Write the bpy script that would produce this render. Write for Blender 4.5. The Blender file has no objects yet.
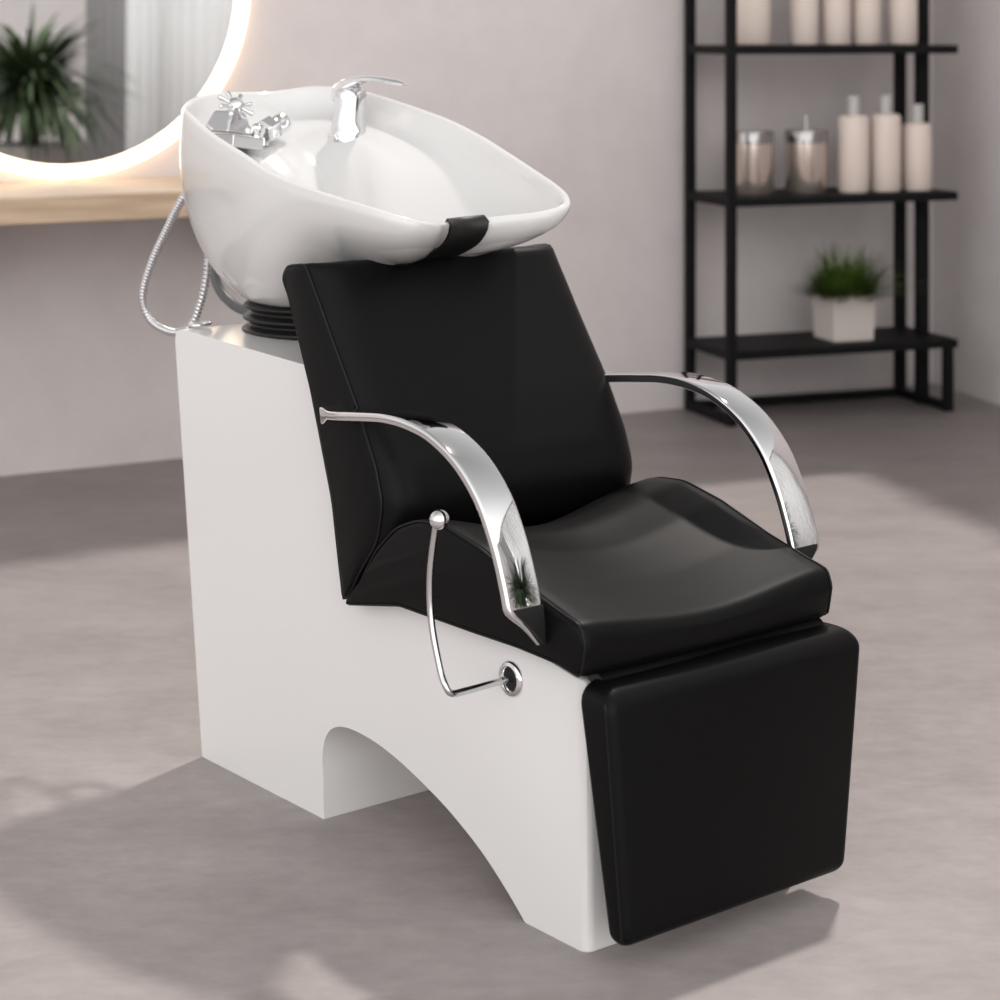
import bpy, bmesh, math, random
from mathutils import Vector, Matrix
random.seed(7)
scene = bpy.context.scene
COL = scene.collection
PI = math.pi

# ------------------------------------------------------------------ helpers
def thing(name, label, cat, loc=(0, 0, 0), rz=0.0, group=None):
    o = bpy.data.objects.new(name, None)
    o.empty_display_size = .05
    COL.objects.link(o)
    o.location = loc
    o.rotation_euler = (0, 0, rz)
    o['label'] = label
    o['category'] = cat
    if group: o['group'] = group
    return o

def tag(o, label, cat, group=None):
    o['label'] = label; o['category'] = cat
    if group: o['group'] = group
    return o

def make(name, verts, faces, mat, parent=None, sharp=35, bevel=0, segs=3, subsurf=0, weighted=False):
    me = bpy.data.meshes.new(name)
    me.from_pydata([tuple(v) for v in verts], [], faces)
    bm = bmesh.new(); bm.from_mesh(me)
    bmesh.ops.remove_doubles(bm, verts=bm.verts, dist=1e-6)
    bmesh.ops.recalc_face_normals(bm, faces=bm.faces)
    bm.to_mesh(me); bm.free()
    for p in me.polygons: p.use_smooth = True
    if sharp: me.set_sharp_from_angle(angle=math.radians(sharp))
    if mat: me.materials.append(mat)
    o = bpy.data.objects.new(name, me)
    COL.objects.link(o)
    if parent: o.parent = parent
    if bevel:
        m = o.modifiers.new('Bevel', 'BEVEL')
        m.width = bevel; m.segments = segs; m.limit_method = 'ANGLE'
        m.angle_limit = math.radians(35); m.harden_normals = True
    if subsurf:
        m = o.modifiers.new('Subsurf', 'SUBSURF'); m.levels = subsurf; m.render_levels = subsurf
    return o

class MB:
    """collects shapes into ONE mesh"""
    def __init__(s): s.v = []; s.f = []
    def add(s, vs, fs):
        n = len(s.v); s.v += [Vector(v) for v in vs]; s.f += [tuple(i + n for i in f) for f in fs]; return s
    def box(s, x0, x1, y0, y1, z0, z1, M=None):
        vs = [Vector(p) for p in ((x0,y0,z0),(x1,y0,z0),(x1,y1,z0),(x0,y1,z0),(x0,y0,z1),(x1,y0,z1),(x1,y1,z1),(x0,y1,z1))]
        if M: vs = [M @ v for v in vs]
        return s.add(vs, [(0,3,2,1),(4,5,6,7),(0,1,5,4),(1,2,6,5),(2,3,7,6),(3,0,4,7)])
    def loft(s, rings, cap=True, closed_ring=True, closed_path=False):
        n = len(rings[0]); vs = [p for r in rings for p in r]; fs = []
        R = len(rings)
        for i in range(R if closed_path else R - 1):
            j = (i + 1) % R
            for k in range(n if closed_ring else n - 1):
                l = (k + 1) % n
                fs.append((i*n+k, i*n+l, j*n+l, j*n+k))
        if cap and not closed_path:
            fs.append(tuple(range(n - 1, -1, -1))); fs.append(tuple((R-1)*n + k for k in range(n)))
        return s.add(vs, fs)
    def lathe(s, prof, seg=32, M=None, cap=True):
        rings = []
        for r, z in prof:
            rg = [Vector((max(r, 1e-5)*math.cos(2*PI*k/seg), max(r, 1e-5)*math.sin(2*PI*k/seg), z)) for k in range(seg)]
            rings.append([M @ v for v in rg] if M else rg)
        return s.loft(rings, cap)
    def tube(s, pts, r, seg=12, cap=True, closed=False):
        P = [Vector(p) for p in pts]; n = len(P)
        rr = r if hasattr(r, '__len__') else [r]*n
        T = []
        for i in range(n):
            a = P[(i-1) % n] if (closed or i > 0) else P[i]
            b = P[(i+1) % n] if (closed or i < n-1) else P[i]
            T.append((b - a).normalized())
        up = Vector((0, 0, 1)) if abs(T[0].z) < .9 else Vector((1, 0, 0))
        N = (up - T[0]*up.dot(T[0])).normalized(); rings = []
        for i in range(n):
            N = (N - T[i]*N.dot(T[i])).normalized(); B = T[i].cross(N)
            rings.append([P[i] + rr[i]*(N*math.cos(2*PI*k/seg) + B*math.sin(2*PI*k/seg)) for k in range(seg)])
        return s.loft(rings, cap, closed_path=closed)
    def sphere(s, c, r, seg=24, rg=14):
        return s.lathe([(r*math.sin(PI*i/rg), -r*math.cos(PI*i/rg)) for i in range(rg+1)], seg, Matrix.Translation(c), cap=False)
    def build(s, name, mat, parent=None, **k): return make(name, s.v, s.f, mat, parent, **k)

def crom(pts, n, closed=False):
    P = [Vector(p) for p in pts]; m = len(P); out = []
    segs = m if closed else m - 1
    for i in range(segs):
        g = lambda k: P[k % m] if closed else P[min(max(k, 0), m-1)]
        p0, p1, p2, p3 = g(i-1), g(i), g(i+1), g(i+2)
        for j in range(n):
            t = j/n
            out.append(.5*((2*p1) + (-p0+p2)*t + (2*p0-5*p1+4*p2-p3)*t*t + (-p0+3*p1-3*p2+p3)*t**3))
    if not closed: out.append(P[-1].copy())
    return out

def resample(P, n, closed=False):
    P = [Vector(p) for p in P]
    if closed: P = P + [P[0]]
    d = [0]
    for i in range(1, len(P)): d.append(d[-1] + (P[i]-P[i-1]).length)
    out = []; j = 0
    for k in range(n):
        t = d[-1]*k/(n if closed else n-1)
        while j < len(P)-2 and d[j+1] < t: j += 1
        u = (t-d[j])/max(d[j+1]-d[j], 1e-9)
        out.append(P[j].lerp(P[j+1], min(max(u, 0), 1)))
    return out

def fillet(pts, seg=6):
    """pts: (x, y, radius) closed polygon -> rounded 2-D polygon"""
    n = len(pts); out = []
    for i in range(n):
        p = Vector(pts[i][:2]); r = pts[i][2]
        if r <= 0: out.append(p); continue
        a = Vector(pts[i-1][:2]) - p; b = Vector(pts[(i+1) % n][:2]) - p
        la, lb = a.length, b.length; a.normalize(); b.normalize()
        ang = a.angle(b); d = min(r/math.tan(ang/2), la*.49, lb*.49)
        p0 = p + a*d; p2 = p + b*d
        for k in range(seg+1):
            t = k/seg; out.append((1-t)**2*p0 + 2*t*(1-t)*p + t*t*p2)
    return out

def smooth(x, a, b):
    t = min(max((x-a)/(b-a), 0), 1); return t*t*(3-2*t)

# ---------------------------------------------------------------- materials
def mat(name, col, rough=.5, metal=0, spec=.5, coat=0, coat_r=.05, bump=0, bscale=60, vary=0, vscale=4, emit=None, estr=0, trans=0, ior=1.45, sub=0):
    m = bpy.data.materials.new(name); m.use_nodes = True
    nt = m.node_tree; b = nt.nodes['Principled BSDF']
    b.inputs['Base Color'].default_value = (*col, 1)
    b.inputs['Roughness'].default_value = rough
    b.inputs['Metallic'].default_value = metal
    b.inputs['Specular IOR Level'].default_value = spec
    b.inputs['IOR'].default_value = ior
    b.inputs['Coat Weight'].default_value = coat
    b.inputs['Coat Roughness'].default_value = coat_r
    b.inputs['Transmission Weight'].default_value = trans
    if emit:
        b.inputs['Emission Color'].default_value = (*emit, 1); b.inputs['Emission Strength'].default_value = estr
    if bump or vary:
        tc = nt.nodes.new('ShaderNodeTexCoord')
    if bump:
        n = nt.nodes.new('ShaderNodeTexNoise'); n.inputs['Scale'].default_value = bscale; n.inputs['Detail'].default_value = 4
        bp = nt.nodes.new('ShaderNodeBump'); bp.inputs['Strength'].default_value = bump; bp.inputs['Distance'].default_value = .002
        nt.links.new(tc.outputs['Object'], n.inputs['Vector']); nt.links.new(n.outputs['Fac'], bp.inputs['Height'])
        nt.links.new(bp.outputs['Normal'], b.inputs['Normal'])
    if vary:
        n = nt.nodes.new('ShaderNodeTexNoise'); n.inputs['Scale'].default_value = vscale; n.inputs['Detail'].default_value = 6
        cr = nt.nodes.new('ShaderNodeValToRGB')
        cr.color_ramp.elements[0].position = .3; cr.color_ramp.elements[1].position = .7
        cr.color_ramp.elements[0].color = (*[c*(1-vary) for c in col], 1); cr.color_ramp.elements[1].color = (*[min(1, c*(1+vary)) for c in col], 1)
        nt.links.new(tc.outputs['Object'], n.inputs['Vector']); nt.links.new(n.outputs['Fac'], cr.inputs['Fac'])
        nt.links.new(cr.outputs['Color'], b.inputs['Base Color'])
    return m

M_base = mat('white_lacquer', (.80, .79, .785), .3, coat=.4, coat_r=.12)
M_ceramic = mat('white_ceramic', (.70, .695, .69), .12, coat=.6, coat_r=.04)
M_leather = mat('black_leatherette', (.0032, .0032, .0033), .44, spec=.16, bump=.08, bscale=420)
M_piping = mat('black_piping', (.005, .005, .0055), .36, spec=.3)
M_chrome = mat('chrome', (.82, .82, .83), .05, metal=1)
M_satin = mat('satin_chrome', (.62, .62, .63), .16, metal=1)
M_hose = mat('hose_metal', (.62, .62, .64), .22, metal=1)
M_greyhose = mat('grey_rubber', (.12, .125, .13), .4)
M_rubber = mat('black_rubber', (.008, .008, .008), .45)
M_hole = mat('dark_plastic', (.006, .006, .006), .6)
M_steel = mat('black_steel', (.005, .005, .0055), .6, spec=.2)
M_bottle = mat('cream_bottle', (.72, .62, .56), .42)
M_cap = mat('frosted_cap', (.66, .64, .62), .3, trans=.35)
M_canister = mat('warm_satin_metal', (.66, .57, .51), .22, metal=.85)
M_lid = mat('dark_chrome', (.34, .33, .33), .12, metal=1)
M_pot = mat('white_stoneware', (.66, .60, .56), .5)
M_soil = mat('soil', (.03, .02, .012), .9, vary=.4, vscale=40)
M_grass = mat('grass_blade', (.078, .135, .018), .5, vary=.5, vscale=30)
M_palm = mat('palm_leaf', (.075, .115, .055), .45, vary=.5, vscale=9)
M_bark = mat('bark', (.055, .032, .02), .8, bump=.6, bscale=60)
M_mirror = mat('mirror_glass', (.94, .95, .95), .01, metal=1)
M_mirrorback = mat('mirror_back', (.5, .48, .46), .4)
M_led = mat('led_tube', (1, .95, .88), .4, emit=(1, .76, .52), estr=3.4)
M_curtain = mat('white_curtain', (.94, .94, .94), .8)
_n = M_curtain.node_tree; _t = _n.nodes.new('ShaderNodeBsdfTranslucent'); _t.inputs['Color'].default_value = (.96, .96, .96, 1)
_x = _n.nodes.new('ShaderNodeMixShader'); _x.inputs[0].default_value = .5
_n.links.new(_n.nodes['Principled BSDF'].outputs[0], _x.inputs[1]); _n.links.new(_t.outputs[0], _x.inputs[2]); _n.links.new(_x.outputs[0], _n.nodes['Material Output'].inputs['Surface'])
M_drape = mat('grey_drape', (.50, .49, .495), .85)
M_frame = mat('white_frame', (.75, .74, .73), .4)
M_planter = mat('planter_clay', (.42, .39, .37), .6, vary=.08, vscale=6)

def wood_mat():
    m = bpy.data.materials.new('light_oak'); m.use_nodes = True; nt = m.node_tree; b = nt.nodes['Principled BSDF']
    tc = nt.nodes.new('ShaderNodeTexCoord'); mp = nt.nodes.new('ShaderNodeMapping'); mp.inputs['Scale'].default_value = (1.2, 14, 14)
    n = nt.nodes.new('ShaderNodeTexNoise'); n.inputs['Scale'].default_value = 3; n.inputs['Detail'].default_value = 6
    cr = nt.nodes.new('ShaderNodeValToRGB')
    cr.color_ramp.elements[0].color = (.42, .30, .20, 1); cr.color_ramp.elements[1].color = (.56, .42, .30, 1)
    cr.color_ramp.elements[0].position = .35; cr.color_ramp.elements[1].position = .65
    nt.links.new(tc.outputs['Object'], mp.inputs['Vector']); nt.links.new(mp.outputs['Vector'], n.inputs['Vector'])
    nt.links.new(n.outputs['Fac'], cr.inputs['Fac']); nt.links.new(cr.outputs['Color'], b.inputs['Base Color'])
    b.inputs['Roughness'].default_value = .45
    return m
M_wood = wood_mat()

def mottled(name, c0, c1, rough, s1, s2, stretch=(1, 1, 1), rz=0, bump=.1, spec=.4, c2=None):
    m = bpy.data.materials.new(name); m.use_nodes = True; nt = m.node_tree; b = nt.nodes['Principled BSDF']
    L = nt.links.new
    tc = nt.nodes.new('ShaderNodeTexCoord'); mp = nt.nodes.new('ShaderNodeMapping')
    mp.inputs['Scale'].default_value = stretch; mp.inputs['Rotation'].default_value = (0, 0, rz)
    L(tc.outputs['Object'], mp.inputs['Vector'])
    n1 = nt.nodes.new('ShaderNodeTexNoise'); n1.inputs['Scale'].default_value = s1; n1.inputs['Detail'].default_value = 7; n1.inputs['Roughness'].default_value = .6
    n2 = nt.nodes.new('ShaderNodeTexNoise'); n2.inputs['Scale'].default_value = s2; n2.inputs['Detail'].default_value = 8; n2.inputs['Roughness'].default_value = .7
    L(mp.outputs['Vector'], n1.inputs['Vector']); L(mp.outputs['Vector'], n2.inputs['Vector'])
    mx = nt.nodes.new('ShaderNodeMath'); mx.operation = 'MULTIPLY_ADD'; mx.inputs[1].default_value = .55
    L(n1.outputs['Fac'], mx.inputs[0])
    m2 = nt.nodes.new('ShaderNodeMath'); m2.operation = 'MULTIPLY'; m2.inputs[1].default_value = .45
    L(n2.outputs['Fac'], m2.inputs[0]); L(m2.outputs[0], mx.inputs[2])
    cr = nt.nodes.new('ShaderNodeValToRGB')
    cr.color_ramp.elements[0].position = .34; cr.color_ramp.elements[1].position = .66
    cr.color_ramp.elements[0].color = (*c0, 1); cr.color_ramp.elements[1].color = (*c1, 1)
    L(mx.outputs[0], cr.inputs['Fac']); L(cr.outputs['Color'], b.inputs['Base Color'])
    b.inputs['Roughness'].default_value = rough; b.inputs['Specular IOR Level'].default_value = spec
    bp = nt.nodes.new('ShaderNodeBump'); bp.inputs['Strength'].default_value = bump; bp.inputs['Distance'].default_value = .003
    L(n2.outputs['Fac'], bp.inputs['Height']); L(bp.outputs['Normal'], b.inputs['Normal'])
    return m
M_floor = mottled('greige_vinyl_floor', (.265, .235, .228), (.39, .352, .342), .5, 2.6, 16, (1, 1.6, 1), bump=.06, spec=.35)
M_wall = mottled('plaster_wall', (.60, .555, .55), (.68, .635, .63), .85, 1.6, 9, bump=.08, spec=.2)

# ------------------------------------------------------------------ camera
cam = bpy.data.cameras.new('camera'); co = bpy.data.objects.new('camera', cam); COL.objects.link(co)
co.location = (0, 0, 1.15); co.rotation_euler = (PI/2, 0, 0)
cam.sensor_width = 36; cam.lens = 76.68; cam.shift_y = -.47
cam.clip_start = .05; cam.clip_end = 100
cam.dof.use_dof = True; cam.dof.focus_distance = 2.95; cam.dof.aperture_fstop = 5.0
scene.camera = co

# ------------------------------------------------------------------ setting
def structure(o): o['kind'] = 'structure'; return o
WD = Vector((.8805, .474, 0)); WN = Vector((.474, -.8805, 0))          # long wall: direction, normal into the room
CORNER = Vector((1.408, 6.940, 0))
RD = Vector((.287, -.958, 0)); RN = Vector((-.958, -.287, 0))          # right wall
WH = 2.4
structure(MB().box(-6, 6, -3, 10, -.1, 0).build('floor', M_floor, sharp=0))

def wall_panels(name, org, d, nrm, spans, thick=.15):
    mb = MB()
    M = Matrix(((d.x, -nrm.x, 0, org.x), (d.y, -nrm.y, 0, org.y), (0, 0, 1, 0), (0, 0, 0, 1)))
    for s0, s1, z0, z1 in spans: mb.box(s0, s1, 0, thick, z0, z1, M)
    return structure(mb.build(name, M_wall, sharp=30))
wall_panels('wall_left', CORNER, WD, WN, [(-6.4, .3, 0, WH)])
# the right wall with its tall window (out of the frame, seen in the mirror)
wall_panels('wall_right', CORNER, RD, RN, [(0, 3.9, 0, WH), (3.9, 5.6, 0, .12), (3.9, 5.6, 2.25, WH), (5.6, 7.5, 0, WH)])
MR = Matrix(((RD.x, -RN.x, 0, CORNER.x), (RD.y, -RN.y, 0, CORNER.y), (0, 0, 1, 0), (0, 0, 0, 1)))
fr = MB()
for s0, s1, z0, z1 in [(3.9, 3.96, .12, 2.25), (5.54, 5.6, .12, 2.25), (3.96, 5.54, .12, .18), (3.96, 5.54, 2.19, 2.25), (4.72, 4.78, .18, 2.19)]:
    fr.box(s0, s1, .04, .10, z0, z1, MR)
structure(fr.build('window_1', M_frame, bevel=.004))

# ---------------------------------------------------------- shampoo chair
# local axes: x across the chair (b), y towards the back (a), z up (c)
chair = thing('shampoo_chair', 'black and white salon shampoo chair with chrome armrests and white ceramic basin',
              'shampoo chair', (.1094, 2.648, 0), math.atan2(.62649, .77943))
V = lambda a, b, c: Vector((b, a, c))
CB = .19                                   # centre line

# base
ARCH = [(q.x, q.y, 0) for q in crom([Vector(p) for p in [(.123, 0), (.166, .033), (.217, .066), (.282, .097), (.341, .118), (.400, .135), (.450, .145), (.500, .149), (.535, .147), (.562, .138), (.580, .120), (.588, .091), (.586, .055), (.584, 0)]], 6)]
prof = fillet([(0, 0, .004)] + ARCH + [(.927, 0, .004), (1.014, .670, .022), (.61, .655, .03), (.548, .48, .02), (.515, .352, .03), (.32, .358, .1), (.10, .352, .1), (.004, .338, .01)])
b0, b1 = 0, .38
mb = MB()
ends = [(0, .012), (.001, .007), (.003, .0035), (.006, .0015), (.009, .0003), (.012, 0)]
mb.loft([[V(a + (i if a < .09 and abs(a) < .03 else 0), b, c) for a, c in prof] for b, i in ends + [(b1-b_, i) for b_, i in ends[::-1]]])
base = mb.build('base', M_base, chair, sharp=25, bevel=.005, segs=3)

# seat -------------------------------------------------------------------
seat_prof = fillet([(.493, .336, .004), (.452, .375, .1), (.416, .430, .1), (.368, .471, .1), (.318, .490, .1), (.260, .494, .1), (.180, .478, .1),
                    (.085, .447, .1), (.010, .427, .05), (-.022, .419, .016), (-.030, .395, .02), (-.022, .352, .010), (.02, .360, .05), (.1, .363, .05), (.2, .362, .05), (.36, .362, .05)], 8)
seat_prof = resample(seat_prof, 160, True)
SB0, SB1 = -.032, .417
def seat_ring(b, inset):
    u = (b - CB)/((SB1-SB0)/2)
    sag = (.5*(1 + math.cos(PI*u)))**.8
    ca = sum(p.x for p in seat_prof)/len(seat_prof); cc = .41
    out = []
    for p in seat_prof:
        a, c = p
        top = smooth(c, .375, .42)
        c2 = c - top*sag*(.017 + .022*smooth(a, -.02, .25))
        a2 = a - .006*sag*smooth(.06-a, 0, .08)
        d = Vector((a2-ca, c2-cc)); 
        k = Vector((a2 - inset*math.copysign(min(1, abs(d.x)/.05), d.x), c2 - inset*math.copysign(min(1, abs(d.y)/.02), d.y)))
        out.append(V(k.x, b, k.y))
    return out
bs = []
for b, i in [(0, .010), (.002, .005), (.006, .0015), (.012, 0)]: bs.append((SB0+b, i))
for k in range(1, 24): bs.append((SB0+.012 + (SB1-SB0-.024)*k/24, 0))
for b, i in [(.012, 0), (.006, .0015), (.002, .005), (0, .010)]: bs.append((SB1-b, i))
mb = MB(); mb.loft([seat_ring(b, i) for b, i in bs])
seat = mb.build('seat', M_leather, chair, sharp=50)
for b in (SB0+.004, SB1-.004):
    MB().tube([p + Vector((-.0005 if b < CB else .0005, 0, 0)) for p in seat_ring(b, .002)], .0018, 8, closed=True).build('piping', M_piping, seat, sharp=0)

# backrest -----------------------------------------------------------------
back_prof = fillet([(.496, .337, .006), (.524, .480, .2), (.578, .630, .2), (.652, .794, .012), (.640, .807, .006), (.600, .813, .012),
                    (.535, .715, .2), (.465, .615, .15), (.425, .545, .08), (.408, .495, .06), (.420, .440, .05), (.470, .362, .02)], 6)
back_prof = resample(back_prof, 130, True)
BB0, BB1 = -.033, .440
BBC = (BB0+BB1)/2
def back_ring(b, inset):
    h = (BB1-BB0)/2; u = (b-BBC)/h
    bul = (1 - abs(u)**12)*.050 - .016*(1-u*u)
    out = []
    for p in back_prof:
        a, c = p
        mid = .575 + (c-.63)*.50 if c > .48 else .49      # front of the mid line
        front = smooth(mid - a, -.01, .06)*smooth(c, .36, .46)*smooth(.845-c, .0, .04)
        a2 = a - bul*front
        ca = mid - .02
        da = a2 - ca; dc = c - .58
        k = (a2 - inset*math.copysign(min(1, abs(da)/.03), da), c - inset*math.copysign(min(1, max(0, abs(dc)-.18)/.04), dc))
        out.append(V(k[0], b, k[1]))
    return out
bs = [(BB0+b, i) for b, i in [(0, .012), (.003, .006), (.007, .002), (.014, 0)]]
bs += [(BBC - (BB1-BB0-.028)/2*math.cos(PI*k/56), 0) for k in range(1, 56)]
bs += [(BB1-b, i) for b, i in [(.014, 0), (.007, .002), (.003, .006), (0, .012)]]
mb = MB(); mb.loft([back_ring(b, i) for b, i in bs])
backrest = mb.build('backrest', M_leather, chair, sharp=50)
for b in (BB0+.006, BB1-.006):
    MB().tube([p + Vector((-.001 if b < CB else .001, 0, 0)) for p in back_ring(b, .003)], .0020, 8, closed=True).build('piping', M_piping, backrest, sharp=0)

# footrest -------------------------------------------------------------------
foot = MB()
rings = []
TS = [k*.01 for k in range(6)] + [.10 + .08*k for k in range(10)] + [.86, .90] + [.90 + .10*math.sin(PI/2*k/10) for k in range(1, 11)]
for t in TS:
    c = .034 + (.346-.034)*t
    bl = -.012 - .008*t; br = .384 + .060*t
    fa = -.082 + .022*t                       # front plane
    ra = -.052 + .052*t                       # rear plane
    e = 0
    if t > .90: e = 1 - math.sqrt(max(0, 1 - ((t-.90)/.10)**2))
    if t < .05: e = .5*(1 - math.sqrt(max(0, 1 - ((.05-t)/.05)**2)))
    r = .012
    bl += e*.028; br -= e*.040; fa += e*.030; ra -= e*.012
    poly = fillet([(fa, bl, .014), (fa, br, .014), (ra, br, .008), (ra, bl, .008)], 4)
    # slightly bulging front
    pp = []
    for p in poly:
        u = (p.y-(bl+br)/2)/((br-bl)/2)
        pp.append(V(p.x - (.010*(1-u**4)*math.sin(PI*min(max(t, 0), 1))**.5 if p.x < (fa+ra)/2 else 0), p.y, c))
    rings.append(pp)
foot.loft(rings)
footrest = foot.build('footrest', M_leather, chair, sharp=50)
pp = []
for k in range(41):
    t = k/40; c = .040 + .288*t
    pp.append(V(-.080 + .022*t + .006, -.012-.008*t + .0025, c))
MB().tube(pp, .002, 8).build('piping', M_piping, footrest, sharp=0)
# hinge flap between seat and footrest
fl = MB()
rr = []
for k in range(13):
    t = k/12; b = .005 + .40*t
    rr.append([V(-.036, b, .338), V(-.012, b, .352+.003*math.sin(7*t)), V(.006, b, .354), V(.006, b, .342), V(-.015, b, .328)])
fl.loft(rr); fl.build('hinge_flap', M_rubber, chair, sharp=40)
fb = MB(); fb.box(.05, .405, -.044, .003, .09, .325); fb.build('bracket_sun_block', M_hole, chair, bevel=.003)  # bracket box widened to stop sun leaking between base and footrest

# armrests ------------------------------------------------------------------
arm_path = [(.487, .616), (.44, .624), (.37, .633), (.31, .639), (.255, .637), (.205, .627), (.15, .601), (.105, .561), (.075, .513), (.056, .468), (.046, .436), (.042, .412), (.041, .384)]
P2 = crom([Vector(p) for p in arm_path], 8)
NP = len(P2)
for side in (-1, 1):
    rings = []
    for i, p in enumerate(P2):
        a = P2[max(i-1, 0)]; b = P2[min(i+1, NP-1)]; t = (b-a).normalized(); n = Vector((-t.y, t.x))
        if n.y < 0 and i < NP*.5: n = -n
        n = Vector((t.y, -t.x)) if Vector((t.y, -t.x)).dot(Vector((-.5, 1))) > 0 else -Vector((t.y, -t.x))
        u = i/(NP-1)
        outer = .281 - .018*smooth(.12-u, 0, .12) - .048*smooth(u, .83, 1.03)
        inner = .226 - .012*smooth(.10-u, 0, .10)
        th = .012 + .012*smooth(.06-u, 0, .06) - .006*smooth(u, .85, 1)
        mid = (outer+inner)/2; hw = (outer-inner)/2
        sec = fillet([(-hw, -th, .003), (hw, -th, .003), (hw, 0, .004), (-hw, 0, .004)], 3)
        off = .006*smooth(.07-u, 0, .07)
        rings.append([V(p.x + n.x*(q.y+off), CB + side*(mid + q.x), p.y + n.y*(q.y+off)) for q in sec])
    mb = MB(); mb.loft(rings)
    arm = mb.build('armrest', M_chrome, chair, sharp=40)
    # black clip covering the lower end of the strap
    rr = []
    for i in range(int(NP*.845), NP):
        p = P2[i]; a = P2[max(i-1, 0)]; b = P2[min(i+1, NP-1)]; t = (b-a).normalized()
        n = Vector((t.y, -t.x)); n = n if n.dot(Vector((-.5, 1))) > 0 else -n
        u = i/(NP-1)
        lo, hi = .227, .281 - .048*smooth(u, .83, 1.03) - .008
        rr.append([V(p.x+n.x*.005*q, CB+side*b_, p.y+n.y*.005*q) for b_, q in ((lo, -1.4), (hi, -1.2), (hi, .5), (lo, .5))])
    mb = MB(); mb.loft(rr); o = mb.build('bracket', M_hole, arm, sharp=40); o['label'] = 'black bracket at the lower end of the armrest'
    # stub that ties the rear end to the backrest
    mb = MB(); mb.box(CB+side*.21 if side > 0 else CB-.224, CB+.224 if side > 0 else CB-.21, .462, .500, .600, .622); mb.build('mount', M_hole, arm, bevel=.003)

# recline lever ------------------------------------------------------------
gx, gc = .15, .308
rod = crom([V(gx, .012, gc), V(gx, -.03, gc), V(gx, -.075, gc-.001), V(gx, -.098, gc), V(gx+.004, -.105, gc+.010), V(.166, -.105, .338), V(.184, -.105, .393), V(.188, -.104, .451), V(.180, -.103, .505), V(.174, -.103, .522)], 8)
lever = MB().tube(rod, .0045, 14).build('recline_lever', M_satin, chair, sharp=0)
MB().sphere(V(.172, -.101, .525), .0132).build('knob', M_chrome, lever, sharp=0)
ML = Matrix.Translation(V(gx, 0, gc)) @ Matrix.Rotation(-PI/2, 4, 'Y')      # lathe axis pointing to -b
gr = MB().lathe([(.0145, -.004), (.0235, -.002), (.0235, .002), (.021, .0055), (.017, .006), (.0145, .003), (.0145, -.004)], 36, ML, cap=False).build('lever_collar', M_chrome, chair, sharp=50)
MB().lathe([(.0001, .0005), (.015, .0005), (.015, -.004), (.0001, -.004)], 28, ML, cap=False).build('bushing', M_hole, gr)

# basin -----------------------------------------------------------------------
half = [(1.138, 0, 1.039), (1.136, .050, 1.038), (1.122, .098, 1.036), (1.078, .140, 1.033), (.995, .172, 1.022), (.895, .193, 1.000), (.795, .203, .978), (.720, .206, .957),
        (.647, .204, .938), (.557, .197, .916), (.497, .186, .903), (.450, .168, .891), (.424, .138, .880), (.434, .097, .872), (.462, .060, .868), (.486, .030, .864), (.496, 0, .863)]
full = [Vector((a, w, c)) for a, w, c in half] + [Vector((a, -w, c)) for a, w, c in half[-2:0:-1]]
RIM = resample(crom(full, 10, True), 256, True)
tilt = lambda a: .025 + .080*smooth(a, .45, .75)                                   # the bowl leans a little to one side
NR = len(RIM)
BC = Vector((.885, 0)); BR = .095; BZ = .712
OUT_SIDE = []; OUT_FRONT = []; IN_A = []; IN_L = []
NT = 22
fpl = crom([Vector(p) for p in [(0, 0), (.006, .06), (.035, .15), (.09, .24), (.22, .34), (.45, .50), (.7, .69), (.9, .90), (1, 1)]], 10)
fpl = resample(fpl, NT+1)
for k in range(NT+1):
    ph = PI/2*k/NT
    OUT_SIDE.append((1-math.cos(ph)**1.05 - .13*math.sin(2*ph)*(math.cos(ph)), math.sin(ph)))
    OUT_FRONT.append(tuple(fpl[k]))
ledge = resample(crom([Vector(p) for p in [(0, 0), (.02, .10), (.07, .19), (.18, .25), (.34, .33), (.50, .50), (.66, .73), (.82, .92), (1, 1)]], 10), NT+1)
def roll(r):
    return tilt(r.x)*r.y*(1 - smooth(r.x, .85, 1.1)*(1 - smooth(abs(r.y), .04, .14)))
def rim_w(a): return smooth(.80-a, 0, .28), smooth(a, .50, 1.02)
def outer(i, k, off=0):
    r = RIM[i % NR]; fw, _ = rim_w(r.x)
    s = OUT_SIDE[k][0]*(1-fw) + OUT_FRONT[k][0]*fw
    d = OUT_SIDE[k][1]*(1-fw) + OUT_FRONT[k][1]*fw
    dirv = Vector((r.x-.75, r.y)).normalized()
    dv = Vector((r.x-BC.x, r.y)); ang = math.atan2(dv.y, dv.x)
    e = BC + BR*Vector((math.cos(ang), math.sin(ang)))
    p = Vector((r.x, r.y)).lerp(e, s)
    return V(p.x + dirv.x*off, CB + p.y + dirv.y*off, r.z + (BZ-r.z)*d - off*.2 + roll(r)*(1-d)**.5)
IB = Vector((.70, 0)); IZ = .795
LIP = .014
def inner(i, k, off=0):
    r = RIM[i % NR]; _, lw = rim_w(r.x)
    dirv = Vector((r.x-.78, r.y*1.2)).normalized()
    p0 = Vector((r.x, r.y)) - dirv*(LIP)
    ph = PI/2*k/NT
    sa, da = 1-math.cos(ph), math.sin(ph)**.9
    sl, dl = ledge[k]
    s = sa*(1-lw) + sl*lw; d = da*(1-lw) + dl*lw
    p = p0.lerp(IB, s)
    return V(p.x - dirv.x*off, CB + p.y - dirv.y*off, r.z - .002 + (IZ-r.z)*d + off*.5 + roll(r))
def lip(i, t, off=0):
    r = RIM[i % NR]; dirv = Vector((r.x-.78, r.y*1.2)).normalized()
    p = Vector((r.x, r.y)) - dirv*(LIP*t)
    h = math.sin(PI*t)*.005
    return V(p.x, CB+p.y, r.z + h + off + roll(r))
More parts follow.
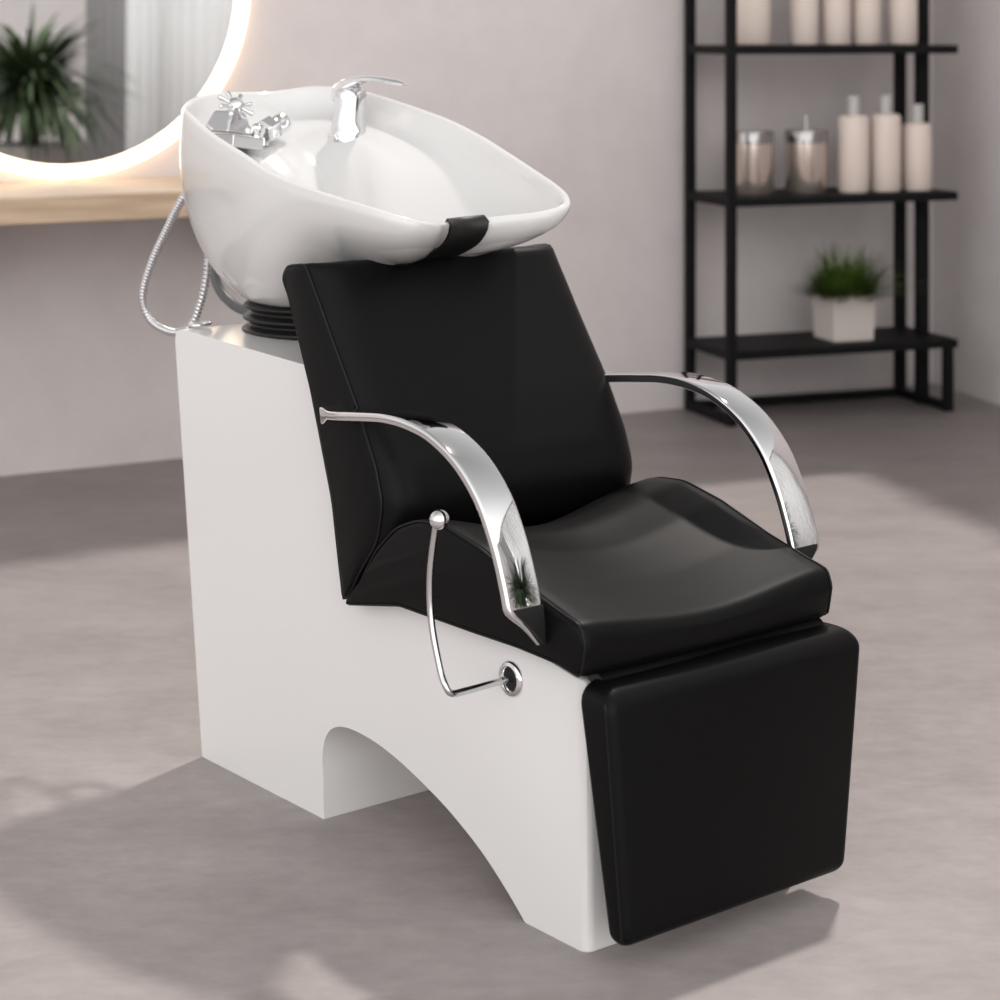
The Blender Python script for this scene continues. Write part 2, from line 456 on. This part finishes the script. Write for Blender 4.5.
OG = [[outer(i, k) for i in range(NR)] for k in range(NT+1)]
for it in range(8):                           # relax the outer shell so it stays one even curve
    NG = [list(r_) for r_ in OG]
    for k in range(1, NT):
        f = .5*smooth(k, 0, 5)
        for i in range(NR):
            m = (OG[k-1][i] + OG[k+1][i] + 2*OG[k][i-1] + 2*OG[k][(i+1) % NR])/6
            NG[k][i] = OG[k][i].lerp(m, f)
    OG = NG
def shell(i, k, off=0): return OG[k][i % NR] + (outer(i, k, off) - outer(i, k))
rings = [OG[k] for k in range(NT, -1, -1)]
rings += [[lip(i, t) for i in range(NR)] for t in (.15, .35, .55, .75, .9)]
rings += [[inner(i, k) for i in range(NR)] for k in range(0, NT)]
mb = MB(); mb.loft(rings, cap=True)
basin = mb.build('basin', M_ceramic, chair, sharp=0)
MB().lathe([(.0001, .002), (.022, .002), (.024, -.001), (.0001, -.001)], 28, Matrix.Translation(V(IB.x, CB, IZ+.004)), cap=False).build('drain', M_chrome, basin)
# neck rest: rubber pad folded over the notch at the front
fi = min(range(NR), key=lambda i: abs(RIM[i].y) + (9 if RIM[i].x > .6 else 0))
rings = []
O = .005
OK_ = (15, 13, 11, 9, 8, 7, 6, 5, 4, 3, 2, 1)
sgn = 1 if RIM[(fi+3) % NR].y < 0 else -1                # towards the near side of the chair
def ri(j, k):
    # the pad widens as it folds down under the near side
    w = 1 + (smooth(k, 2, 9)*2.4 if j*sgn > 0 else smooth(k, 2, 9)*.3)
    x = (fi + .5*sgn + j*w) % NR; i = int(x); f = x - i
    return i, f
def mix(fn, j, k, *a):
    i, f = ri(j, k if fn is shell else 0)
    if fn is lip: return fn(i, k, *a).lerp(fn(i+1, k, *a), f)
    return fn(i, k, *a).lerp(fn(i+1, k, *a), f)
for j in range(-5, 6):
    o = O
    path = [mix(shell, j, k, o) for k in OK_] + [mix(shell, j, 0, o) + Vector((0, 0, .002))] + [mix(lip, j, t_, o) for t_ in (.15, .35, .55, .75, .9)] + [mix(inner, j, k, o) for k in (1, 2, 3)]
    back_ = [mix(inner, j, k, -.002) for k in (3, 2, 1)] + [mix(lip, j, t_, -.004) for t_ in (.8, .5, .2)] + [mix(shell, j, k, -.003) for k in OK_[::-1]]
    rings.append(path + back_)
mb = MB(); mb.loft(rings); nr = mb.build('neck_rest', M_rubber, basin, sharp=60); nr['label'] = 'black rubber neck rest on the basin edge'

# bellows under the basin
pr_ = []
for k in range(49):
    t = k/48; c = .660 + .078*t
    pr_.append((.116 + .0065*math.sin(2*PI*4*t - 1) - .006*t, c))
mb = MB(); mb.lathe([(.0001, .660)] + pr_ + [(.0001, .738)], 48, Matrix.Translation(V(.885, CB, 0)), cap=False)
mb.build('bellows', M_rubber, chair, sharp=60)

# faucet --------------------------------------------------------------------
FA, FB_, FC = .955, .300, .974
MF = Matrix.Translation(V(FA, FB_, FC)) @ Matrix.Rotation(math.radians(4), 4, 'Y')
mb = MB(); mb.lathe([(.0001, -.012), (.032, -.012), (.0325, .003), (.031, .006), (.0285, .018), (.0262, .034), (.0258, .050), (.0265, .060), (.0265, .068), (.024, .076), (.015, .081), (.0001, .082)], 40, MF, cap=False)
faucet = mb.build('faucet', M_chrome, chair, sharp=60)
lv = [(V(FA+.024, FB_, FC+.064), .012, .018), (V(FA+.014, FB_, FC+.077), .011, .023), (V(FA-.010, FB_, FC+.087), .0095, .024), (V(FA-.04, FB_, FC+.094), .0080, .022), (V(FA-.075, FB_, FC+.096), .0066, .019), (V(FA-.11, FB_, FC+.094), .006, .0155), (V(FA-.146, FB_, FC+.090), .005, .012), (V(FA-.160, FB_, FC+.088), .002, .006)]
rings = []
for p, hz, hw in lv:
    rings.append([p + Vector((hw*math.cos(2*PI*k/20), 0, hz*math.sin(2*PI*k/20))) for k in range(20)])
mb = MB(); mb.loft(rings); mb.build('faucet_lever', M_chrome, faucet, sharp=60)

# mixer valve with star handle ------------------------------------------------
VA, VB_, VC = .985, .082, .958
MV = Matrix.Translation(V(VA, VB_, VC)) @ Matrix.Scale(1.3, 4) @ Matrix.Rotation(math.radians(12), 4, 'Z') @ Matrix.Rotation(math.radians(8), 4, 'Y')
mb = MB(); mb.box(-.024, .030, -.034, .034, 0, .016, MV)
valve = mb.build('mixer_valve', M_satin, chair, bevel=.003, sharp=30)
mb = MB()
bb = [Vector(p) for p in ((-.024, -.022, .018), (.022, -.022, .018), (.022, .024, .018), (-.024, .024, .018), (-.015, -.014, .046), (.013, -.014, .046), (.013, .016, .046), (-.015, .016, .046))]
mb.add([MV @ v for v in bb], [(0,3,2,1),(4,5,6,7),(0,1,5,4),(1,2,6,5),(2,3,7,6),(3,0,4,7)])
mb.build('valve_body', M_satin, valve, bevel=.004, sharp=30)
MH = MV @ Matrix.Translation((-.001, -.002, .043)) @ Matrix.Rotation(math.radians(42), 4, 'X') @ Matrix.Rotation(math.radians(-12), 4, 'Y')
mb = MB(); mb.lathe([(.0001, 0), (.007, 0), (.007, .008), (.010, .010), (.010, .019), (.006, .023), (.0001, .024)], 24, MH, cap=False)
for k in range(8):
    a = 2*PI*k/8
    p = [MH @ Vector((r*math.cos(a), r*math.sin(a), .0145)) for r in (.006, .015, .020, .0235, .025)]
    mb.tube(p, [.0032, .003, .0042, .0042, .002], 10)
mb.build('star_handle', M_chrome, valve, sharp=40)
MK = MV @ Matrix.Translation((.026, -.024, .016))
mb = MB(); mb.lathe([(.0001, 0), (.008, 0), (.008, .005), (.0095, .007), (.0095, .014), (.006, .018), (.0001, .019)], 24, MK, cap=False); mb.build('valve_knob', M_chrome, valve, sharp=40)
# hose coupling leaning beside the valve: an angled hexagonal nut and spout
MC = Matrix.Translation(V(.985, .150, .980)) @ Matrix.Scale(1.4, 4) @ Matrix.Rotation(math.radians(25), 4, 'Z') @ Matrix.Rotation(math.radians(76), 4, 'Y')
mb = MB(); mb.lathe([(.0001, -.004), (.013, -.004), (.0165, 0), (.0165, .018), (.0135, .022), (.0135, .024), (.0001, .024)], 6, MC, cap=False)
cpl = mb.build('hose_coupling', M_chrome, chair, sharp=25, bevel=.0015)
mb = MB(); mb.lathe([(.0001, .020), (.0115, .020), (.0115, .030), (.0125, .032), (.0125, .044), (.009, .046), (.0001, .042)], 24, MC, cap=False); mb.build('coupling_nozzle', M_chrome, cpl, sharp=30)
mb = MB(); mb.lathe([(.0001, 0), (.012, 0), (.012, .012), (.009, .016), (.0001, .017)], 20, Matrix.Translation(V(.990, .152, .960)), cap=False); mb.build('coupling_base', M_chrome, cpl, sharp=30)

# shower hose ------------------------------------------------------------------
hp = [(1.020, .10, .90), (1.066, .06, .886), (1.148, .058, .805), (1.200, .058, .740), (1.224, .06, .690), (1.196, .062, .655), (1.135, .066, .643), (1.085, .07, .656), (1.062, .075, .692), (1.048, .08, .742), (1.050, .088, .806), (1.035, .10, .86), (.98, .12, .89)]
path = resample(crom([V(*p) for p in hp], 14), 560)
mb = MB(); mb.tube(path, [.0062 + .0011*math.sin(2*PI*i/5) for i in range(len(path))], 12)
mb.build('shower_hose', M_hose, chair, sharp=0)
dp = [(1.08, .17, .86), (1.13, .165, .83), (1.170, .160, .796), (1.160, .16, .745), (1.138, .16, .708), (1.098, .165, .684), (1.045, .17, .677), (1.0, .18, .688), (.95, .19, .70)]
mb = MB(); mb.tube(resample(crom([V(*p) for p in dp], 12), 120), .0085, 14); mb.build('drain_hose', M_greyhose, chair, sharp=0)
# chrome hose guide on the deck
mb = MB(); g0 = V(.992, .036, .674)
ring = [g0 + Vector((.017*math.cos(2*PI*k/28), .011*math.sin(2*PI*k/28), 0)) for k in range(28)]
mb.tube(ring, .0032, 10, closed=True); mb.build('hose_guide', M_chrome, chair, sharp=0)

# --------------------------------------------------------------- shelf unit
ang = math.radians(20)
SD = Vector((math.cos(ang), math.sin(ang), 0)); SN = Vector((math.sin(ang), -math.cos(ang), 0))
shelf = thing('shelf_unit', 'black steel shelving unit with three shelves of bottles standing in the corner', 'shelf', (.575, 6.446, 0), ang)
# local: x along the unit, -y towards the room
SL, SDp = .7256, .279
def post(x, y, z1, w=.027): MB().box(x-w/2, x+w/2, y-w/2, y+w/2, 0, z1).build('post', M_steel, shelf, bevel=.0015)
post(0, 0, 1.75); post(0, -SDp, 1.75); post(SL, 0, 1.75, .030); post(SL, -.130, 1.75, .034); post(SL, -SDp, .217)
for z in (.217, .662, 1.105, 1.56):
    MB().box(-.013, SL+.028, -SDp-.013, .013, z-.026, z).build('shelf_board', M_steel, shelf, bevel=.002)
for (x0, y0, x1, y1) in [(.0, -.012, SL, .012), (-.012, -SDp, .012, 0), (SL-.012, -SDp, SL+.012, 0)]:
    MB().box(x0, x1, y0, y1, .002, .026).build('rail', M_steel, shelf, bevel=.0015)
def on_shelf(px, z, dy=-.14):
    """world point on the shelf plane: px along the unit, dy back from the post line"""
    return Vector((.575, 6.446, z + .0012)) + SD*px + SN*(-dy)

def bottle(x, dy, z, r, h, label, cap_r, cap_h, group):
    t = thing('bottle', label, 'bottle', on_shelf(x, z, dy), ang, group)
    MB().lathe([(.0001, 0), (r*.92, 0), (r, .006), (r, h-.014), (r*.93, h-.004), (r*.72, h), (cap_r*.9, h+.001), (cap_r*.9, h+.006), (.0001, h+.006)], 32, cap=False).build('body', M_bottle, t, sharp=50)
    MB().lathe([(.0001, h+.004), (cap_r, h+.004), (cap_r, h+cap_h), (cap_r*.9, h+cap_h+.002), (.0001, h+cap_h+.002)], 24, cap=False).build('cap', M_cap, t, sharp=50)
    return t
XB = []
G1, G2 = 'tall cream bottles on the top shelf', 'cream bottles on the middle shelf'
TOP = [(.128, .056, 'wide cream bottle on the top shelf, leftmost next to the black post'),
       (.301, .044, 'cream bottle on the top shelf, second from the left'),
       (.411, .044, 'cream bottle in the middle of the five on the top shelf'),
       (.515, .044, 'cream bottle on the top shelf, second from the right'),
       (.640, .046, 'cream bottle on the top shelf, rightmost by the rear post')]
for x, r, lb in TOP: bottle(x, -.16, 1.105, r, .235, lb, .016, .04, G1)
MID = [(.465, .047, .232, 'tall cream bottle beside the canisters, leftmost bottle on the middle shelf'),
       (.574, .047, .234, 'tall cream bottle standing in the middle of the three on the middle shelf'),
       (.684, .045, .204, 'shorter cream bottle at the right end of the middle shelf')]
for x, r, h, lb in MID: bottle(x-.02, -.205, .662, r, h, lb, .0195, .056, G2)
def canister(x, label, pump):
    t = thing('canister', label, 'canister', on_shelf(x, .662, -.16), ang, 'metal lidded canisters on the middle shelf')
    r = .064
    MB().lathe([(.0001, 0), (r*.97, 0), (r, .004), (r, .150), (.0001, .150)], 40, cap=False).build('body', M_canister, t, sharp=40)
    MB().lathe([(.0001, .151), (r*1.02, .151), (r*1.02, .182), (r*.97, .187), (.0001, .188)], 40, cap=False).build('lid', M_lid, t, sharp=40)
    if pump:
        MB().lathe([(.0001, .188), (.004, .188), (.004, .232), (.0001, .234)], 12, cap=False).build('knob', M_satin, t)
    return t
canister(.128, 'shiny lidded canister on the middle shelf nearest the left post', False)
canister(.309, 'shiny lidded canister with a thin spike on its lid, beside the bottles', True)

# potted grass
pg = thing('potted_grass', 'bushy green grass in a square white pot on the lowest shelf', 'plant', on_shelf(.428, .217, -.175), ang)
def sqpot(w0, w1, h, parent):
    mb = MB(); t = .008
    def sq(w, z): return [Vector((-w, -w, z)), Vector((w, -w, z)), Vector((w, w, z)), Vector((-w, w, z))]
    mb.loft([sq(w0, 0), sq(w1, h), sq(w1-t, h), sq(w1-t, h-.02), sq(w0-t, .02)]); return mb.build('pot', M_pot, parent, bevel=.004, sharp=30)
sqpot(.066, .072, .135, pg)
MB().box(-.064, .064, -.064, .064, .10, .118).build('soil', M_soil, pg, sharp=30)
mb = MB()
for i in range(1500):
    x, y = random.uniform(-.058, .058), random.uniform(-.058, .058)
    az = math.atan2(y, x) + random.gauss(0, .7); lean = random.uniform(.05, 1.25) * (.45 + math.hypot(x, y)/.06)
    L = random.uniform(.07, .190)*(.62 if math.sin(az) > .2 else 1)*(1 + .16*min(lean, 1.4)); w = random.uniform(.0018, .0034)
    d = Vector((math.cos(az), math.sin(az), 0)); s = Vector((-d.y, d.x, 0))
    pts = []; p = Vector((x, y, .115)); th = min(lean*.5, 1.2)
    for k in range(5):
        pts.append(p.copy()); th = min(th + lean*.27, 1.38)
        p = p + (d*math.sin(th) + Vector((0, 0, 1))*math.cos(th))*(L/4)
    vs = []; fs = []
    for k, q in enumerate(pts):
        ww = w*(1 - (k/4)**2*.9); vs += [q - s*ww, q + s*ww]
    for k in range(4): fs.append((2*k, 2*k+1, 2*k+3, 2*k+2))
    mb.add(vs, fs)
mb.build('foliage', M_grass, pg, sharp=0)

# ------------------------------------------------------------ counter, mirror
DC = .50; ctop = .756
cc = CORNER + WD*(-2.2)
ML_ = Matrix(((WD.x, -WN.x, 0, 0), (WD.y, -WN.y, 0, 0), (0, 0, 1, 0), (0, 0, 0, 1)))
cangle = math.atan2(WD.y, WD.x)
mc = CORNER + WD*(-1.0)
# mirror centre on the wall
MCEN = Vector((-1.138, 5.572, 1.270)) + WN*.003
counter = thing('vanity_counter', 'wall-hung light oak counter below the round lit mirror', 'counter', Vector((MCEN.x, MCEN.y, ctop)) - WD*.4, cangle)
MB().box(-1.8, 1.02, -DC, -.003, -.064, 0).build('worktop', M_wood, counter, bevel=.004)
for x in (-1.2, .0, .8):
    MB().box(x-.015, x+.015, -DC+.06, -.003, -.20, -.065).add([], []).build('bracket', M_steel, counter, bevel=.002)
mir = thing('round_mirror', 'round wall mirror ringed by a glowing warm white light', 'mirror', MCEN, cangle)
Mm = Matrix.Rotation(PI/2, 4, 'X')          # lathe axis -> local -y (towards the room)
RI, RO = .471, .506
MB().lathe([(.0001, .012), (RI+.004, .012), (RI+.004, .004), (.0001, .004)], 96, Mm, cap=False).build('glass', M_mirror, mir, sharp=30)
MB().lathe([(RI, .006), (RI+.004, .028), (RO-.006, .030), (RO, .024), (RO, .006), (RI, .006)], 128, Mm, cap=False).build('light_ring', M_led, mir, sharp=60)['label'] = 'glowing warm white light ring'
MB().lathe([(.0001, 0), (RO-.02, 0), (RO-.02, .006), (.0001, .006)], 64, Mm, cap=False).build('backplate', M_mirrorback, mir, sharp=30)
mb = MB(); mb.lathe([(.0001, 0), (.016, 0), (.016, .004), (.012, .006), (.0001, .007)], 20, Matrix.Translation((.005, -.022, ctop-MCEN.z)), cap=False); mb.build('foot', M_canister, mir, sharp=40)

# ------------------------------------- plant seen in the mirror, on the right
palm = thing('potted_palm', 'bushy palm with arching leaves in a tall planter, seen reflected in the mirror', 'plant', (2.02, 2.18, 0))
palm.scale = (1.20, 1.20, 1.06)
def sq(w, z): return [Vector((-w, -w, z)), Vector((w, -w, z)), Vector((w, w, z)), Vector((-w, w, z))]
mb = MB(); mb.loft([sq(.11, 0), sq(.16, .58), sq(.145, .58), sq(.14, .54)]); mb.build('planter', M_planter, palm, bevel=.008, sharp=30)
MB().box(-.138, .138, -.138, .138, .52, .55).build('soil', M_soil, palm, sharp=30)
MB().tube([(0, 0, .54), (.005, .0, .62), (.0, .005, .72), (.004, .0, .84)], [.045, .036, .030, .026], 16).build('trunk', M_bark, palm)
mb = MB()
for i in range(560):
    az = random.uniform(0, 2*PI); el0 = random.uniform(-.1, 1.45); L = random.uniform(.28, .50); w = random.uniform(.007, .012)
    d = Vector((math.cos(az), math.sin(az), 0)); s = Vector((-d.y, d.x, 0))
    p = Vector((0, 0, random.uniform(.72, .86))) + d*.02; el = el0; vs = []; fs = []; n = 8
    for k in range(n+1):
        ww = w*math.sin(PI*(.12 + .88*k/n))**.7 + .0006
        t = d*math.cos(el) + Vector((0, 0, 1))*math.sin(el); up = s.cross(t)
        vs += [p - s*ww + up*ww*.3, p + s*ww + up*ww*.3]
        el -= random.uniform(.10, .19)*(1.3 - .4*math.sin(max(el, 0))); p = p + t*(L/n)
    for k in range(n): fs.append((2*k, 2*k+1, 2*k+3, 2*k+2))
    mb.add(vs, fs)
mb.build('leaves', M_palm, palm, sharp=0)

# curtains on the right wall (seen in the mirror)
def curtain(name, label, s0, s1, m, amp, folds, cat='curtain'):
    o0 = CORNER + RD*((s0+s1)/2) + RN*.10
    root = thing(name, label, cat, (o0.x, o0.y, 0), math.atan2(RD.y, RD.x))
    n = 160; W = s1-s0; rows = []
    for z, q in ((.05, 1.15), (1.2, 1.0), (2.29, .8)):
        rows.append([Vector((-W/2 + W*k/n, amp*q*math.sin(2*PI*folds*k/n + .7*math.sin(9*k/n)) + .004, z)) for k in range(n+1)])
    mb = MB(); mb.loft(rows, cap=False, closed_ring=False)
    c = mb.build('fabric', m, root, sharp=0)
    sm = c.modifiers.new('Solidify', 'SOLIDIFY'); sm.thickness = .002
    return root
curtain('window_curtain', 'white gathered curtain over the window, seen in the mirror', 3.85, 5.0, M_curtain, .035, 11)
curtain('window_drape', 'grey drape hanging beside the white curtain, seen in the mirror', 5.02, 5.42, M_drape, .03, 5)
rod_ = MB(); p0 = CORNER + RD*3.7 + RN*.10; p1 = CORNER + RD*5.75 + RN*.10
rod_.tube([(p0.x, p0.y, 2.305), (p1.x, p1.y, 2.305)], .012, 12)
tag(rod_.build('curtain_rod', M_steel), 'black curtain rod above the window', 'rod')

# -------------------------------------------------------------------- light
w = bpy.data.worlds.new('daylight'); scene.world = w; w.use_nodes = True
nt = w.node_tree; bg = nt.nodes['Background']
# soft daylight: brightest low in front (glow added to lift the long wall), dimmer overhead
L = nt.links.new
tc = nt.nodes.new('ShaderNodeTexCoord')
def dotramp(vec, lo, hi, v0, v1):
    d = nt.nodes.new('ShaderNodeVectorMath'); d.operation = 'DOT_PRODUCT'; d.inputs[1].default_value = Vector(vec).normalized()
    L(tc.outputs['Generated'], d.inputs[0])
    r = nt.nodes.new('ShaderNodeMapRange'); r.interpolation_type = 'SMOOTHSTEP'
    r.inputs['From Min'].default_value = lo; r.inputs['From Max'].default_value = hi; r.inputs['To Min'].default_value = v0; r.inputs['To Max'].default_value = v1
    L(d.outputs['Value'], r.inputs['Value']); return r.outputs['Result']
front = dotramp((.25, -.95, .2), -.2, .95, .80, 2.2)
zen = dotramp((0, 0, 1), .25, .95, 1.0, .42)
mu = nt.nodes.new('ShaderNodeMath'); mu.operation = 'MULTIPLY'; L(front, mu.inputs[0]); L(zen, mu.inputs[1])
side = dotramp((.97, -.15, -.05), .86, 1.0, 0, 3.5)          # glow added outside the window to brighten the curtain
ad = nt.nodes.new('ShaderNodeMath'); ad.operation = 'ADD'; L(mu.outputs[0], ad.inputs[0]); L(side, ad.inputs[1]); mu = ad
bg.inputs['Color'].default_value = (1, .985, .975, 1); L(mu.outputs[0], bg.inputs['Strength'])
sun = bpy.data.lights.new('sun', 'SUN'); so = bpy.data.objects.new('sun', sun); COL.objects.link(so)
sun.energy = 2.0; sun.angle = math.radians(2.8); sun.color = (1, .93, .88)
Ld = Vector((.36, .93, 1.70)).normalized()
so.rotation_euler = Ld.to_track_quat('Z', 'Y').to_euler(); so.location = (3, 6, 5)

vs = scene.view_settings
vs.view_transform = 'Standard'; vs.look = 'None'; vs.exposure = .07; vs.gamma = 1; vs.use_curve_mapping = False
